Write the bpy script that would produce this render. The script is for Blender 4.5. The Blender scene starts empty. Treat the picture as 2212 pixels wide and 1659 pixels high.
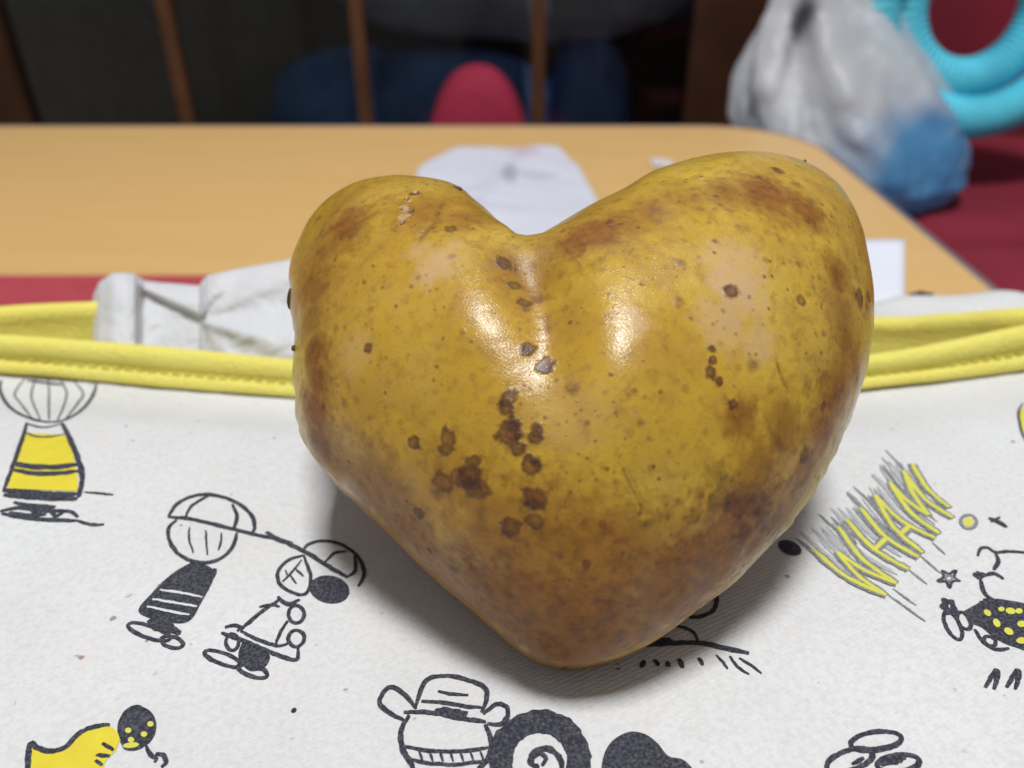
import bpy, bmesh, math, random
import numpy as np
from mathutils import Vector, Matrix, geometry
random.seed(7); rng = np.random.default_rng(7)
S = bpy.context.scene
COL = S.collection

# ------------------------------------------------------------------ camera
CAM_H = 0.2                                   # metres above the table top (z = 0)
PITCH = math.radians(32.0)
FPX, CX, CY = 1703.0, 1106.0, 829.5           # focal length and centre, in units of a 2212 px wide picture
c32, s32 = math.cos(PITCH), math.sin(PITCH)
cd = bpy.data.cameras.new("camera"); cam = bpy.data.objects.new("camera", cd); COL.objects.link(cam)
cam.location = (0, 0, CAM_H); cam.rotation_euler = (math.pi/2 - PITCH, 0, 0)
cd.sensor_width = 36.0; cd.lens = 36.0*FPX/2212.0
cd.clip_start = 0.005; cd.clip_end = 50
cd.dof.use_dof = True; cd.dof.focus_distance = 0.114; cd.dof.aperture_fstop = 16.5; cd.dof.aperture_blades = 0
S.camera = cam

# ------------------------------------------------------------------ light of the room
w = bpy.data.worlds.new("World"); S.world = w; w.use_nodes = True
bg = w.node_tree.nodes["Background"]
bg.inputs[0].default_value = (0.97, 0.98, 1.0, 1); bg.inputs[1].default_value = 0.21
def area(name, loc, size, power, col, target=(0, 0.12, 0.1)):
    l = bpy.data.lights.new(name, 'AREA'); l.shape = 'RECTANGLE'; l.size, l.size_y = size
    l.energy = power; l.color = col
    o = bpy.data.objects.new(name, l); COL.objects.link(o); o.location = loc
    d = Vector(target) - Vector(loc); o.rotation_euler = d.to_track_quat('-Z', 'Y').to_euler()
    return o
area("ceiling_lamp", (0.02, -0.04, 2.05), (0.38, 0.38), 38.5, (0.975, 0.985, 1.0))
S.view_settings.view_transform = 'Standard'; S.view_settings.look = 'None'
S.view_settings.exposure = 0.0; S.view_settings.gamma = 1.0
S.cycles.use_denoising = True
S.cycles.max_bounces = 8

# ------------------------------------------------------------------ helpers
def ray(px, py):
    a = (px-CX)/FPX; b = (py-CY)/FPX
    return np.array([a, c32-b*s32, -s32-b*c32])
CAMP = np.array([0, 0, CAM_H])
def at_y(px, py, y):
    r = ray(px, py); return CAMP + r*(y/r[1])
def at_z(px, py, z):
    r = ray(px, py); return CAMP + r*((z-CAM_H)/r[2])
def project(V):
    d = V - CAMP
    z = d[:, 1]*c32 - d[:, 2]*s32
    return CX+FPX*d[:, 0]/z, CY-FPX*(d[:, 1]*s32+d[:, 2]*c32)/z, z
def obj(name, verts, faces, mat, parent=None, smooth=True):
    me = bpy.data.meshes.new(name)
    me.from_pydata([tuple(map(float, v)) for v in verts], [], [tuple(f) for f in faces])
    return link(name, me, mat, parent, smooth)
def link(name, me, mat, parent=None, smooth=True):
    for m in (mat if isinstance(mat, (list, tuple)) else [mat]): me.materials.append(m)
    if smooth: me.polygons.foreach_set("use_smooth", [True]*len(me.polygons))
    o = bpy.data.objects.new(name, me); COL.objects.link(o)
    if parent is not None:
        o.parent = parent; o.matrix_parent_inverse = Matrix.Translation(-parent.location)
    return o
def from_bm(name, bm, mat, parent=None, smooth=True):
    me = bpy.data.meshes.new(name); bmesh.ops.recalc_face_normals(bm, faces=bm.faces); bm.to_mesh(me); bm.free()
    return link(name, me, mat, parent, smooth)
def thing(name, label, cat, loc=(0, 0, 0), group=None):
    o = bpy.data.objects.new(name, None); COL.objects.link(o); o.location = loc; o.empty_display_size = 0.02
    return tag(o, label, cat, group)
def tag(o, label, cat, group=None):
    o['label'] = label; o['category'] = cat
    if group: o['group'] = group
    return o
def grid_faces(nu, nv, wrap=False):
    f = []
    for i in range(nu-1):
        for j in range(nv if wrap else nv-1):
            a = i*nv+j; b = i*nv+(j+1) % nv
            f.append((a, b, b+nv, a+nv))
    return f
def box(bm, lo, hi, bev=0.0, seg=3):
    b2 = bmesh.new(); bmesh.ops.create_cube(b2, size=1.0)
    for v in b2.verts:
        v.co = Vector([(lo[k]+hi[k])/2 + v.co[k]*(hi[k]-lo[k]) for k in range(3)])
    if bev: bmesh.ops.bevel(b2, geom=list(b2.edges), offset=bev, segments=seg, profile=0.5, affect='EDGES')
    m = bpy.data.meshes.new("t"); b2.to_mesh(m); b2.free(); bm.from_mesh(m); bpy.data.meshes.remove(m)
def boxo(name, lo, hi, mat, parent=None, bev=0.0, seg=3, smooth=True):
    bm = bmesh.new(); box(bm, lo, hi, bev, seg)
    o = from_bm(name, bm, mat, parent, smooth and bev > 0)
    return o
def catmull(P, step):
    P = np.asarray(P, float); n = len(P)
    if n == 2:
        k = max(2, int(np.hypot(*(P[1]-P[0])[:2])/step)+1)
        return P[0]+(P[1]-P[0])*np.linspace(0, 1, k)[:, None]
    out = []
    for i in range(n-1):
        p0 = P[max(i-1, 0)]; p1 = P[i]; p2 = P[i+1]; p3 = P[min(i+2, n-1)]
        k = max(2, int(np.linalg.norm(p2-p1)/step)+1)
        t = np.linspace(0, 1, k, endpoint=False)[:, None]
        out.append(0.5*((2*p1)+(-p0+p2)*t+(2*p0-5*p1+4*p2-p3)*t**2+(-p0+3*p1-3*p2+p3)*t**3))
    out.append(P[-1:]); return np.vstack(out)
# value noise in numpy (seeded lattice)
LAT = rng.random((64, 64, 64)).astype(np.float32)
def vnoise(p):
    i = np.floor(p).astype(int); f = p-i; f = f*f*(3-2*f); i = i & 63; j = (i+1) & 63
    x0, y0, z0 = i.T; x1, y1, z1 = j.T; fx, fy, fz = f.T
    L = LAT
    return (((L[x0, y0, z0]*(1-fx)+L[x1, y0, z0]*fx)*(1-fy)+(L[x0, y1, z0]*(1-fx)+L[x1, y1, z0]*fx)*fy)*(1-fz)
            + ((L[x0, y0, z1]*(1-fx)+L[x1, y0, z1]*fx)*(1-fy)+(L[x0, y1, z1]*(1-fx)+L[x1, y1, z1]*fx)*fy)*fz)
def fbm(p, oct=4, off=0.0):
    p = np.asarray(p, float)+off; s = 0; a = 0.5; t = 0
    for k in range(oct):
        s = s+a*vnoise(p); t += a; a *= 0.5; p = p*2.03+11.7
    return s/t-0.5
def sstep(a, b, x):
    t = np.clip((x-a)/(b-a), 0, 1); return t*t*(3-2*t)

# ------------------------------------------------------------------ materials
class NT:
    def __init__(s, name):
        s.m = bpy.data.materials.new(name); s.m.use_nodes = True
        s.t = s.m.node_tree; s.p = s.t.nodes["Principled BSDF"]; s.out = s.t.nodes["Material Output"]
    def n(s, typ, **kw):
        nd = s.t.nodes.new(typ)
        for k, v in kw.items():
            if k in nd.inputs.keys(): s.set(nd.inputs[k], v)
            else: setattr(nd, k, v)
        return nd
    def set(s, inp, v):
        if isinstance(v, bpy.types.NodeSocket): s.t.links.new(v, inp)
        elif isinstance(v, tuple) and len(v) == 3 and inp.type == 'RGBA': inp.default_value = (*v, 1)
        else: inp.default_value = v
    def P(s, **kw):
        for k, v in kw.items(): s.set(s.p.inputs[k.replace('_', ' ')], v)
        return s
    def coord(s, kind='Object'): return s.n('ShaderNodeTexCoord').outputs[kind]
    def noise(s, scale, detail=3, rough=0.5, vec=None, dist=0.0):
        nd = s.n('ShaderNodeTexNoise'); s.set(nd.inputs['Vector'], vec if vec is not None else s.coord())
        nd.inputs['Scale'].default_value = scale; nd.inputs['Detail'].default_value = detail
        nd.inputs['Roughness'].default_value = rough; nd.inputs['Distortion'].default_value = dist
        return nd.outputs['Fac']
    def ramp(s, fac, a, b, ca=(0, 0, 0), cb=(1, 1, 1)):
        nd = s.n('ShaderNodeValToRGB'); s.set(nd.inputs[0], fac)
        e = nd.color_ramp.elements; e[0].position = a; e[1].position = b
        e[0].color = (*ca, 1); e[1].color = (*cb, 1); return nd.outputs[0]
    def mix(s, fac, a, b, mode='MIX'):
        nd = s.n('ShaderNodeMix', data_type='RGBA', blend_type=mode)
        s.set(nd.inputs[0], fac); s.set(nd.inputs[6], a); s.set(nd.inputs[7], b); return nd.outputs[2]
    def math(s, op, a, b=0.0, clamp=False):
        nd = s.n('ShaderNodeMath', operation=op, use_clamp=clamp); s.set(nd.inputs[0], a); s.set(nd.inputs[1], b); return nd.outputs[0]
    def attr(s, name): return s.n('ShaderNodeAttribute', attribute_name=name).outputs['Fac']
    def bump(s, h, dist, strength=1.0, normal=None):
        nd = s.n('ShaderNodeBump'); s.set(nd.inputs['Height'], h); nd.inputs['Distance'].default_value = dist
        nd.inputs['Strength'].default_value = strength
        if normal is not None: s.set(nd.inputs['Normal'], normal)
        return nd.outputs[0]
def plain(name, col, rough=0.6, var=0.12, scale=30, bump=0.0, **kw):
    m = NT(name); n = m.noise(scale, 4)
    c = m.mix(m.ramp(n, 0.3, 0.7), tuple(x*(1-var) for x in col), tuple(min(1, x*(1+var)) for x in col))
    m.P(Base_Color=c, Roughness=rough, **kw)
    if bump: m.P(Normal=m.bump(m.noise(scale*6, 4), bump))
    return m.m
# ================================================================== floor and table
M_floor = plain("floor_wood", (0.10, 0.06, 0.035), 0.5)
fl = obj("floor", [(-4, -3, -.42), (4, -3, -.42), (4, 4, -.42), (-4, 4, -.42)], [(0, 1, 2, 3)], M_floor, None, False); fl['kind'] = 'structure'

m = NT("table_wood"); co = m.coord()
mp = m.n('ShaderNodeMapping'); m.set(mp.inputs[0], co); mp.inputs['Scale'].default_value = (1.2, 14, 6)
g1 = m.noise(5, 5, 0.6, mp.outputs[0], 0.6)
mp2 = m.n('ShaderNodeMapping'); m.set(mp2.inputs[0], co); mp2.inputs['Scale'].default_value = (6, 120, 6)
g2 = m.noise(6, 3, 0.6, mp2.outputs[0])
c = m.mix(m.ramp(g1, .3, .75), (0.75, 0.46, 0.175), (0.80, 0.51, 0.205))
c = m.mix(m.ramp(g2, .52, .75), c, (0.73, 0.44, 0.165))
m.P(Base_Color=c, Roughness=0.42); M_table = m.m
M_trim = plain("table_trim_grey", (0.20, 0.17, 0.20), 0.45)
table = thing("dining_table", "tan wood grain table with grey edge trim under the cloth bag", "table", (-.31, .2, 0))
def rrect(x0, y0, x1, y1, r, n=16):
    p = []
    for cx, cy, a0 in ((x1-r, y1-r, 0), (x0+r, y1-r, 90), (x0+r, y0+r, 180), (x1-r, y0+r, 270)):
        for k in range(n+1):
            a = math.radians(a0+90*k/n); p.append((cx+r*math.cos(a), cy+r*math.sin(a)))
    return p
outer = rrect(-.90, -.40, .291, .815, .10); inner = rrect(-.893, -.393, .2835, .8075, .093)
n = len(outer)
v = [(x, y, 0) for x, y in inner]+[(x, y, -.03) for x, y in inner]
obj("tabletop", v, [tuple(range(n)), tuple(range(2*n-1, n-1, -1))]+[(i, i+n, (i+1) % n+n, (i+1) % n) for i in range(n)], M_table, table, False)
prof = [(0, -.0022, ), (.15, -.0004), (.5, .0003), (.85, -.0012), (1.0, -.004), (1.0, -.031), (0, -.0325)]
v = []; f = []
for (k, z) in prof:
    for (a, b) in zip(inner, outer): v.append((a[0]+.0002*0+(b[0]-a[0])*k, a[1]+(b[1]-a[1])*k, z))
for r in range(len(prof)-1): f += [(r*n+i, r*n+(i+1) % n, (r+1)*n+(i+1) % n, (r+1)*n+i) for i in range(n)]
obj("edge_trim", v, f, M_trim, table)
for (lx, ly) in ((-.84, -.34), (.22, -.34), (-.84, .75), (.22, .75)):
    boxo("leg", (lx-.025, ly-.025, -.42), (lx+.025, ly+.025, -.0328), M_table, table, .004)

m = NT("red_felt"); n1 = m.noise(900, 3); n2 = m.noise(60, 3)
c = m.mix(n2, (0.40, 0.035, 0.055), (0.52, 0.06, 0.085)); c = m.mix(m.ramp(n1, .45, .75), c, (0.60, 0.12, 0.14))
m.P(Base_Color=c, Roughness=0.95, Normal=m.bump(n1, .0006)); M_felt = m.m
tag(boxo("felt_mat", (-.62, -.2, .0008), (.07, .4395, .0034), M_felt, None, .001, 2),
    "flat red felt mat on the tan table, showing left of the white tissue", "mat")

# ================================================================== the cloth bag
def mouth(pts, ys):                                  # mouth lines of the bag, as points in the room
    pts = np.array(pts, float); ys = np.array(ys)
    return np.array([at_y(px, py, y) for (px, py), y in zip(pts, ys)])
PX = [-330, -150, 0, 200, 400, 630, 930, 1260, 1600, 1890, 2050, 2212, 2400]
TOPpy = [712, 714, 722, 736, 753, 776, 800, 812, 795, 764, 736, 702, 668]
BOTpy = [800, 800, 806, 822, 840, 857, 880, 890, 872, 838, 820, 798, 770]
yb = [.166, .1665, .167, .166, .164, .161, .159, .158, .159, .162, .1655, .169, .172]
B = mouth(list(zip(PX, BOTpy)), yb)
T = mouth(list(zip(PX, TOPpy)), [y+.0052 for y in yb])
REARpy = [700, 690, 668, 658, 655, 652, 650, 655, 668, 690, 684, 672, 664]
yr = [.176, .179, .186, .193, .200, .206, .211, .212, .209, .201, .192, .182, .179]
RT = mouth(list(zip(PX, REARpy)), yr)
def curve(P, n=160):
    Q = catmull(P, .0005); d = np.r_[0, np.cumsum(np.linalg.norm(np.diff(Q, axis=0), axis=1))]
    t = np.linspace(0, d[-1], n); return np.array([np.interp(t, d, Q[:, k]) for k in range(3)]).T
Bc, Tc, Rc = curve(B), curve(T), curve(RT)
XL, XR = Bc[0, 0], Bc[-1, 0]
def yB(x): return np.interp(x, Bc[:, 0], Bc[:, 1])
def zB(x): return np.interp(x, Bc[:, 0], Bc[:, 2])
ZC0 = 0.1030
def canvas_z(x, y):
    x = np.asarray(x, float); y = np.asarray(y, float)
    ym = yB(x); zm = zB(x)
    base = ZC0 + 0.0
    base = base - .020*sstep(.052, -.06, y)**1 - .07*sstep(-.03, -.115, y)
    base = base - .006*np.exp(-((x-.012)/.03)**2-((y-.098)/.022)**2)*0.0
    k = sstep(.030, .0, ym-y)                         # meet the seam at the mouth
    q = np.stack([x*24, y*24, 0*x+3.3], -1).reshape(-1, 3)
    und = fbm(q, 2).reshape(x.shape)*.0030
    q2 = np.stack([x*60+5, y*30, 0*x+7.1], -1).reshape(-1, 3)
    und = und + fbm(q2, 2).reshape(x.shape)*.0010
    base = base + .0045*np.exp(-((y-.120)/.022)**2)*sstep(-.02, -.07, x)
    z = (base+und)*(1-k)+(zm-.0005)*k
    side = np.maximum(sstep(XL+.03, XL, x), sstep(XR-.03, XR, x))
    return z - .05*side**2*(1-k) - .0*k
def on_canvas(px, py, lift=0.0):
    r = ray(px, py); z = ZC0
    for _ in range(10):
        t = (z-CAM_H)/r[2]; p = CAMP+r*t; z = float(canvas_z(p[0], p[1]))+lift
    return np.array([p[0], p[1], z])

m = NT("cream_twill"); co = m.coord()
wv = m.n('ShaderNodeTexWave', wave_type='BANDS', bands_direction='DIAGONAL', Scale=620.0, Distortion=4.0, Detail=2.0)
mpw = m.n('ShaderNodeMapping'); m.set(mpw.inputs[0], co); mpw.inputs['Rotation'].default_value = (0, 0, math.radians(-72)); mpw.inputs['Scale'].default_value = (1, 1, 0.0)
m.set(wv.inputs['Vector'], mpw.outputs[0]); wv.inputs['Detail Scale'].default_value = 2.0
n1 = m.noise(1050, 3, .6); n2 = m.noise(35, 4); n3 = m.noise(260, 2)
c = m.mix(m.ramp(n2, .3, .7), (0.675, 0.675, 0.668), (0.735, 0.74, 0.742))
c = m.mix(m.math('MULTIPLY', m.ramp(n1, .4, .75), .5), c, (0.53, 0.515, 0.49))
c = m.mix(m.ramp(n3, .74, .80), c, (0.52, 0.44, 0.36))
n6 = m.noise(90, 3); c = m.mix(m.math('MULTIPLY', m.ramp(n6, .5, .75), .35), c, (0.74, 0.68, 0.66))
c = m.mix(m.ramp(m.noise(420, 1), .76, .80), c, (0.34, 0.26, 0.22))
c = m.mix(m.math('MULTIPLY', wv.outputs['Fac'], .07), c, (0.55, 0.53, 0.50))
h = m.math('ADD', m.math('MULTIPLY', wv.outputs['Fac'], .42), m.math('MULTIPLY', n1, .7))
m.P(Base_Color=c, Roughness=0.9, Normal=m.bump(h, .00013, .8)); M_canvas = m.m

def yellow(name, a, b, rough=.8):
    m = NT(name); n1 = m.noise(2600, 3); n2 = m.noise(70, 3)
    c = m.mix(n2, a, b); c = m.mix(m.math('MULTIPLY', m.ramp(n1, .4, .8), .3), c, tuple(x*.8 for x in a))
    m.P(Base_Color=c, Roughness=rough, Normal=m.bump(m.math('ADD', n1, m.noise(900, 3)), .0005, .8)); return m.m
M_yel = yellow("yellow_binding_cloth", (0.86, 0.75, 0.13), (0.92, 0.83, 0.20))

bag = thing("cloth_bag", "cream twill bag with yellow bound mouth and printed doodles, lying under the potato", "bag", (0, .1, 0))
nx, ny = 330, 230
xs = np.linspace(XL, XR, nx); ts = np.linspace(0, 1, ny)
X = np.repeat(xs[:, None], ny, 1); Y = -.125+(yB(X)+.0012+.125)*ts[None, :]
Z = canvas_z(X, Y)
obj("front_panel", np.stack([X, Y, Z], -1).reshape(-1, 3), grid_faces(nx, ny), M_canvas, bag)
# rear panel: from the rear mouth line down to the table and forward under the bag
pv = []
for i in range(len(Rc)):
    x, y, z = Rc[i]
    for k in np.linspace(0, 1, 26):
        yy = y+.004+.050*math.sin(k*1.9); zz = (z-.010)*(1-k)**1.0+.008*k
        bul = .010*math.sin(math.pi*k)
        pv.append((x*(1+.02*math.sin(math.pi*k)), yy+bul, zz))
    pv.append((x, -.11, .0055))
obj("back_panel", pv, grid_faces(len(Rc), 27), M_canvas, bag)
# front binding: flange, stitched groove, roll, lining inside
def binding(name, lo, hi, prof, inside):
    v = []; rows = len(prof)+len(inside)
    for i in range(len(lo)):
        b, t = lo[i], hi[i]; ax = t-b; L = np.linalg.norm(ax); axn = ax/L
        tg = (hi[min(i+1, len(hi)-1)]-hi[max(i-1, 0)]); tg = tg/np.linalg.norm(tg)
        nr = np.cross(tg, axn); nr = nr/np.linalg.norm(nr)
        if nr[1] > 0: nr = -nr
        wob = .78+.6*fbm(np.array([[i*.22, 2.0, 1.0]]), 3)[0]+.05*math.sin(i*1.9)
        gs = .0005*fbm(np.array([[i*.45, 7.0, 4.0]]), 2)[0]
        for (k, d) in prof: v.append(b+axn*L*k+nr*(d*wob*.72+gs))
        for (dy, dz) in inside: v.append(t+np.array([0, dy, dz]))
    return obj(name, v, grid_faces(len(lo), rows), M_yel, bag)
prof = [(-.01, 0), (-.02, .0012), (.03, .0021), (.12, .0025), (.22, .0024), (.30, .0017), (.345, .0007), (.375, .0004), (.41, .0009),
        (.48, .0023), (.58, .0034), (.70, .0040), (.82, .0038), (.92, .0028), (.98, .0015), (1.0, .0002)]
Bl = Bc.copy(); Bl[:, 2] += .0002
binding("front_binding", Bl, Tc, prof, [(.0012, -.0008), (.0016, -.003), (.0016, -.009), (.001, -.016)])
Rb = Rc.copy(); Rb[:, 2] -= .017; Rb[:, 1] -= .007
binding("rear_binding", Rb, Rc, [(0, .0003), (.15, .0008), (.4, .001), (.6, .0011), (.74, .0009), (.80, .0016), (.9, .0020), (.97, .0012), (1, 0)],
        [(.0015, .0002), (.003, -.001), (.0036, -.006), (.0034, -.014)])
# stitches in the groove of the front binding
v = []; f = []
k0 = 0.0; d = np.r_[0, np.cumsum(np.linalg.norm(np.diff(Bc, axis=0), axis=1))]
s = .002
while s < d[-1]-.004:
    pts = []
    for q in (s, s+.0022):
        b = np.array([np.interp(q, d, Bl[:, j]) for j in range(3)]); t = np.array([np.interp(q, d, Tc[:, j]) for j in range(3)])
        pts.append((b+(t-b)*.372, (t-b)/np.linalg.norm(t-b)))
    o = len(v)
    for (p, ax) in pts:
        nr = np.array([0, -ax[2], ax[1]])
        v += [p+nr*.0009-ax*.00022, p+nr*.0014, p+nr*.0009+ax*.00022]
    f += [(o, o+1, o+4, o+3), (o+1, o+2, o+5, o+4)]
    s += .0030
st = obj("stitching", v, f, M_yel, bag); st['kind'] = 'stuff'
# cloth strap folded down behind the mouth, with one dark printed mark
sv = []
SP = [(1840, 700, 668), (1900, 680, 652), (1960, 672, 640), (2050, 674, 640), (2120, 676, 634), (2170, 676, 628), (2215, 676, 634), (2300, 690, 665)]
lo = curve(mouth([(a, b) for a, b, c_ in SP], [.213]*len(SP)), 60); hi = curve(mouth([(a, c_) for a, b, c_ in SP], [.232]*len(SP)), 60)
for i in range(60):
    for k in np.linspace(-.6, 1, 9):
        p = lo[i]+(hi[i]-lo[i])*k; p[2] += .0022*math.sin(math.pi*max(0, k)); sv.append(p)
    p = hi[i]; sv += [p+(0, .003, -.0012), p+(0, .0035, -.006), p+(0, .002, -.02)]
strap = obj("folded_strap", sv, grid_faces(60, 12), M_canvas, bag)

# ------------------------------------------------------------------ prints on the cloth (generic doodles)
def ink(name, col, wear, scale=1700):
    m = NT(name); n1 = m.noise(scale, 3); n2 = m.noise(300, 3)
    c = m.mix(m.math('MULTIPLY', m.ramp(n1, .42, .75), wear), col, (0.55, 0.54, 0.55))
    c = m.mix(m.math('MULTIPLY', n2, .35), c, tuple(min(1, x*1.8) for x in col))
    m.P(Base_Color=c, Roughness=.85, Normal=m.bump(n1, .0002, .6)); return m.m
M_ink = ink("print_ink_black", (0.018, 0.019, 0.032), .20, 2200)
M_grey = ink("print_ink_grey", (0.17, 0.18, 0.185), .5)
M_pyel = ink("print_ink_yellow", (0.66, 0.52, 0.025), .10)
M_lime = ink("print_ink_lime", (0.58, 0.56, 0.06), .25)
M_bare = ink("bare_cloth_gap", (0.62, 0.62, 0.63), .1); M_soft = ink("print_ink_pale_grey", (0.36, 0.37, 0.37), .45)
INKS = [M_ink, M_grey, M_pyel, M_lime, M_bare, M_soft]
def zc_arr(P, lift):
    P[:, 2] = canvas_z(P[:, 0], P[:, 1])+lift; return P
class Print:
    def __init__(s): s.v = []; s.f = []; s.mi = []
    def add(s, V, F, mi):
        o = len(s.v); s.v += [tuple(p) for p in V]; s.f += [tuple(i+o for i in q) for q in F]; s.mi += [mi]*len(F)
    def line(s, pts, w=9, mi=0, closed=False, taper=.6, lift=.00017, wob=.30):
        pts = [np.array(p, float) for p in pts]
        if closed: pts = pts+[pts[0], pts[1]]
        Q = catmull(pts, 5.0)
        W = np.array([on_canvas(x, y) for x, y in Q])
        k = len(W)
        if k < 2: return
        nz = fbm(np.stack([np.arange(k)*.35, np.full(k, pts[0][0]*.13), np.full(k, pts[0][1]*.17)], -1), 3)
        wd = w*.0000735*(1+2*wob*nz)*1.02
        if not closed and taper < 1:
            e = np.minimum(np.arange(k), np.arange(k)[::-1])/max(2.0, min(6, k/3)); wd = wd*(taper+(1-taper)*np.clip(e, 0, 1))
        tg = np.gradient(W[:, :2], axis=0); L = np.linalg.norm(tg, axis=1)+1e-9; nr = np.stack([-tg[:, 1], tg[:, 0]], 1)/L[:, None]
        ed = fbm(np.stack([np.arange(k)*.8, np.full(k, pts[0][1]*.3), np.full(k, 9.)], -1), 2)*.00018
        a = W.copy(); b = W.copy(); a[:, :2] += nr*(wd/2+ed)[:, None]; b[:, :2] -= nr*(wd/2-ed)[:, None]
        V = np.stack([zc_arr(a, lift), zc_arr(W.copy(), lift+.00001), zc_arr(b, lift)], 1).reshape(-1, 3)
        s.add(V, grid_faces(k, 3), mi)
    def fill(s, pts, mi=2, lift=.00010, smooth=True):
        pts = [np.array(p, float) for p in pts]
        Q = catmull(pts+[pts[0]], 7.0)[:-1] if smooth else np.array(pts)
        W = np.array([on_canvas(x, y) for x, y in Q])[:, :2]
        lo, hi = W.min(0), W.max(0); st = .0011
        P = [Vector(p) for p in W]; n0 = len(P)
        for gx in np.arange(lo[0]+st/2, hi[0], st):
            for gy in np.arange(lo[1]+st/2, hi[1], st): P.append(Vector((gx, gy)))
        r = geometry.delaunay_2d_cdt(P, [], [list(range(n0))], 1, 1e-7)
        V = np.array([(p[0], p[1], 0) for p in r[0]]); zc_arr(V, lift)
        s.add(V, r[2], mi)
    def ell(s, cx, cy, rx, ry, rot=0, n=14):
        a = math.radians(rot); return [(cx+rx*math.cos(t)*math.cos(a)-ry*math.sin(t)*math.sin(a), cy+rx*math.cos(t)*math.sin(a)+ry*math.sin(t)*math.cos(a)) for t in np.linspace(0, 2*math.pi, n, endpoint=False)]
    def scrib(s, cx, cy, rx, ry, n, w, rot=0, mi=0):
        a = math.radians(rot); P = []
        for k in range(n):
            t = k*2.4+.3*random.random(); q = random.uniform(.45, 1.0); x = rx*q*math.cos(t); y = ry*q*math.sin(t)
            P.append((cx+x*math.cos(a)-y*math.sin(a), cy+x*math.sin(a)+y*math.cos(a)))
        s.line(P, w, mi)
    def build(s, label=None):
        me = bpy.data.meshes.new("printed_doodle"); me.from_pydata(s.v, [], s.f)
        o = link("printed_doodle", me, INKS, bag, True); me.polygons.foreach_set("material_index", s.mi)
        if label: o['label'] = label
        return o
# round shrub in a yellow pot
p = Print()
p.line([(3, 822), (0, 842), (10, 866), (30, 887), (62, 903), (98, 912), (135, 909), (166, 894), (190, 872), (203, 850), (208, 830)], 10)
for dx, h in ((-66, 10), (-34, 4), (0, 0), (34, 3), (66, 9)): p.line([(104+dx*.75, 818), (106+dx*1.12, 848+h*.2), (106+dx*.95, 880-h), (106+dx*.55, 908-h*.3)], 5)
p.line([(60, 822), (100, 828), (140, 832)], 13)
p.fill([(56, 935), (140, 940), (158, 980), (168, 1030), (168, 1062), (16, 1056), (22, 1030), (38, 985)], 2, smooth=False)
p.line([(58, 914), (52, 938), (36, 985), (20, 1030), (8, 1062)], 11); p.line([(134, 914), (148, 942), (166, 985), (178, 1030), (170, 1075)], 13)
p.line([(56, 936), (80, 944), (112, 944), (142, 938)], 9); p.line([(58, 916), (95, 924), (134, 916)], 8)
for y, ww in ((1006, 20), (1020, 16)): p.line([(30, y-4), (70, y+3), (120, y+4), (172, y-2)], ww)
for y in (1064, 1074): p.line([(8, y-4), (60, y), (120, y+4), (168, y+4)], 15)
for q in ([(30, 1086), (60, 1092), (120, 1096)], [(0, 1106), (40, 1098), (90, 1104), (150, 1106), (168, 1118)], [(4, 1110), (60, 1120), (110, 1124), (165, 1126)], [(60, 1090), (80, 1110), (100, 1094), (120, 1116), (140, 1104)], [(20, 1108), (60, 1114), (100, 1112)]): p.line(q, 11)
p.line([(182, 1064), (210, 1066), (245, 1070)], 6); p.line([(165, 1125), (195, 1134), (225, 1134)], 8)
p.build("round shrub doodle in a yellow and black pot")
# domed mushroom standing on a dark striped vase
p = Print()
p.line([(364, 1118), (380, 1092), (412, 1074), (450, 1069), (492, 1078), (526, 1096), (546, 1118), (550, 1140), (544, 1154)], 10)
p.line([(364, 1118), (400, 1120), (440, 1128), (500, 1143), (545, 1154), (590, 1164)], 10)
p.line([(402, 1118), (410, 1098), (428, 1084), (450, 1072)], 8); p.line([(506, 1142), (512, 1116), (502, 1090)], 9)
p.line([(382, 1124), (364, 1142), (368, 1172), (386, 1198), (416, 1213), (450, 1216), (482, 1204), (504, 1180), (512, 1152)], 9)
for q in ([(410, 1140), (408, 1165), (418, 1195)], [(445, 1146), (446, 1172), (448, 1200)], [(478, 1152), (478, 1170), (472, 1190)]): p.line(q, 5)
p.fill([(412, 1216), (452, 1224), (460, 1244), (440, 1290), (400, 1346), (302, 1326), (330, 1280), (372, 1240)], 0, .00010)
for q in ([(346, 1276), (390, 1282), (438, 1292)], [(330, 1296), (380, 1304), (426, 1312)], [(318, 1312), (366, 1322), (410, 1330)]): p.line(q, 6, 4, lift=.00024)
p.line([(445, 1240), (465, 1232), (452, 1262), (438, 1290), (424, 1316)], 9)
p.line(p.ell(322, 1366, 48, 13, 18), 8, closed=True); p.line(p.ell(372, 1388, 24, 12, 15), 8, closed=True)
p.scrib(352, 1352, 46, 14, 12, 9, 14)
p.build("mushroom doodle standing on a dark striped vase")
# leaf, berry and bell
p = Print()
p.line([(590, 1160), (625, 1176), (668, 1198), (712, 1226), (752, 1248)], 11); p.line([(575, 1150), (600, 1166), (632, 1176)], 13)
p.line([(652, 1192), (668, 1176), (698, 1169), (734, 1176), (766, 1196), (782, 1218), (786, 1244), (774, 1268)], 9)
p.line([(700, 1218), (722, 1196), (750, 1192)], 7); p.line([(752, 1246), (768, 1232), (766, 1200)], 8)
p.fill(p.ell(712, 1274, 44, 30, 10, 12), 0); p.scrib(716, 1274, 40, 30, 16, 8, 10)
p.line([(656, 1200), (622, 1212), (600, 1238), (606, 1264), (630, 1280), (660, 1284), (672, 1250), (656, 1200)], 8)
p.line([(610, 1258), (630, 1238), (652, 1210)], 5); p.line([(626, 1242), (640, 1262)], 5); p.line([(638, 1230), (656, 1246)], 5); p.line([(622, 1246), (616, 1232)], 5)
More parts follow.
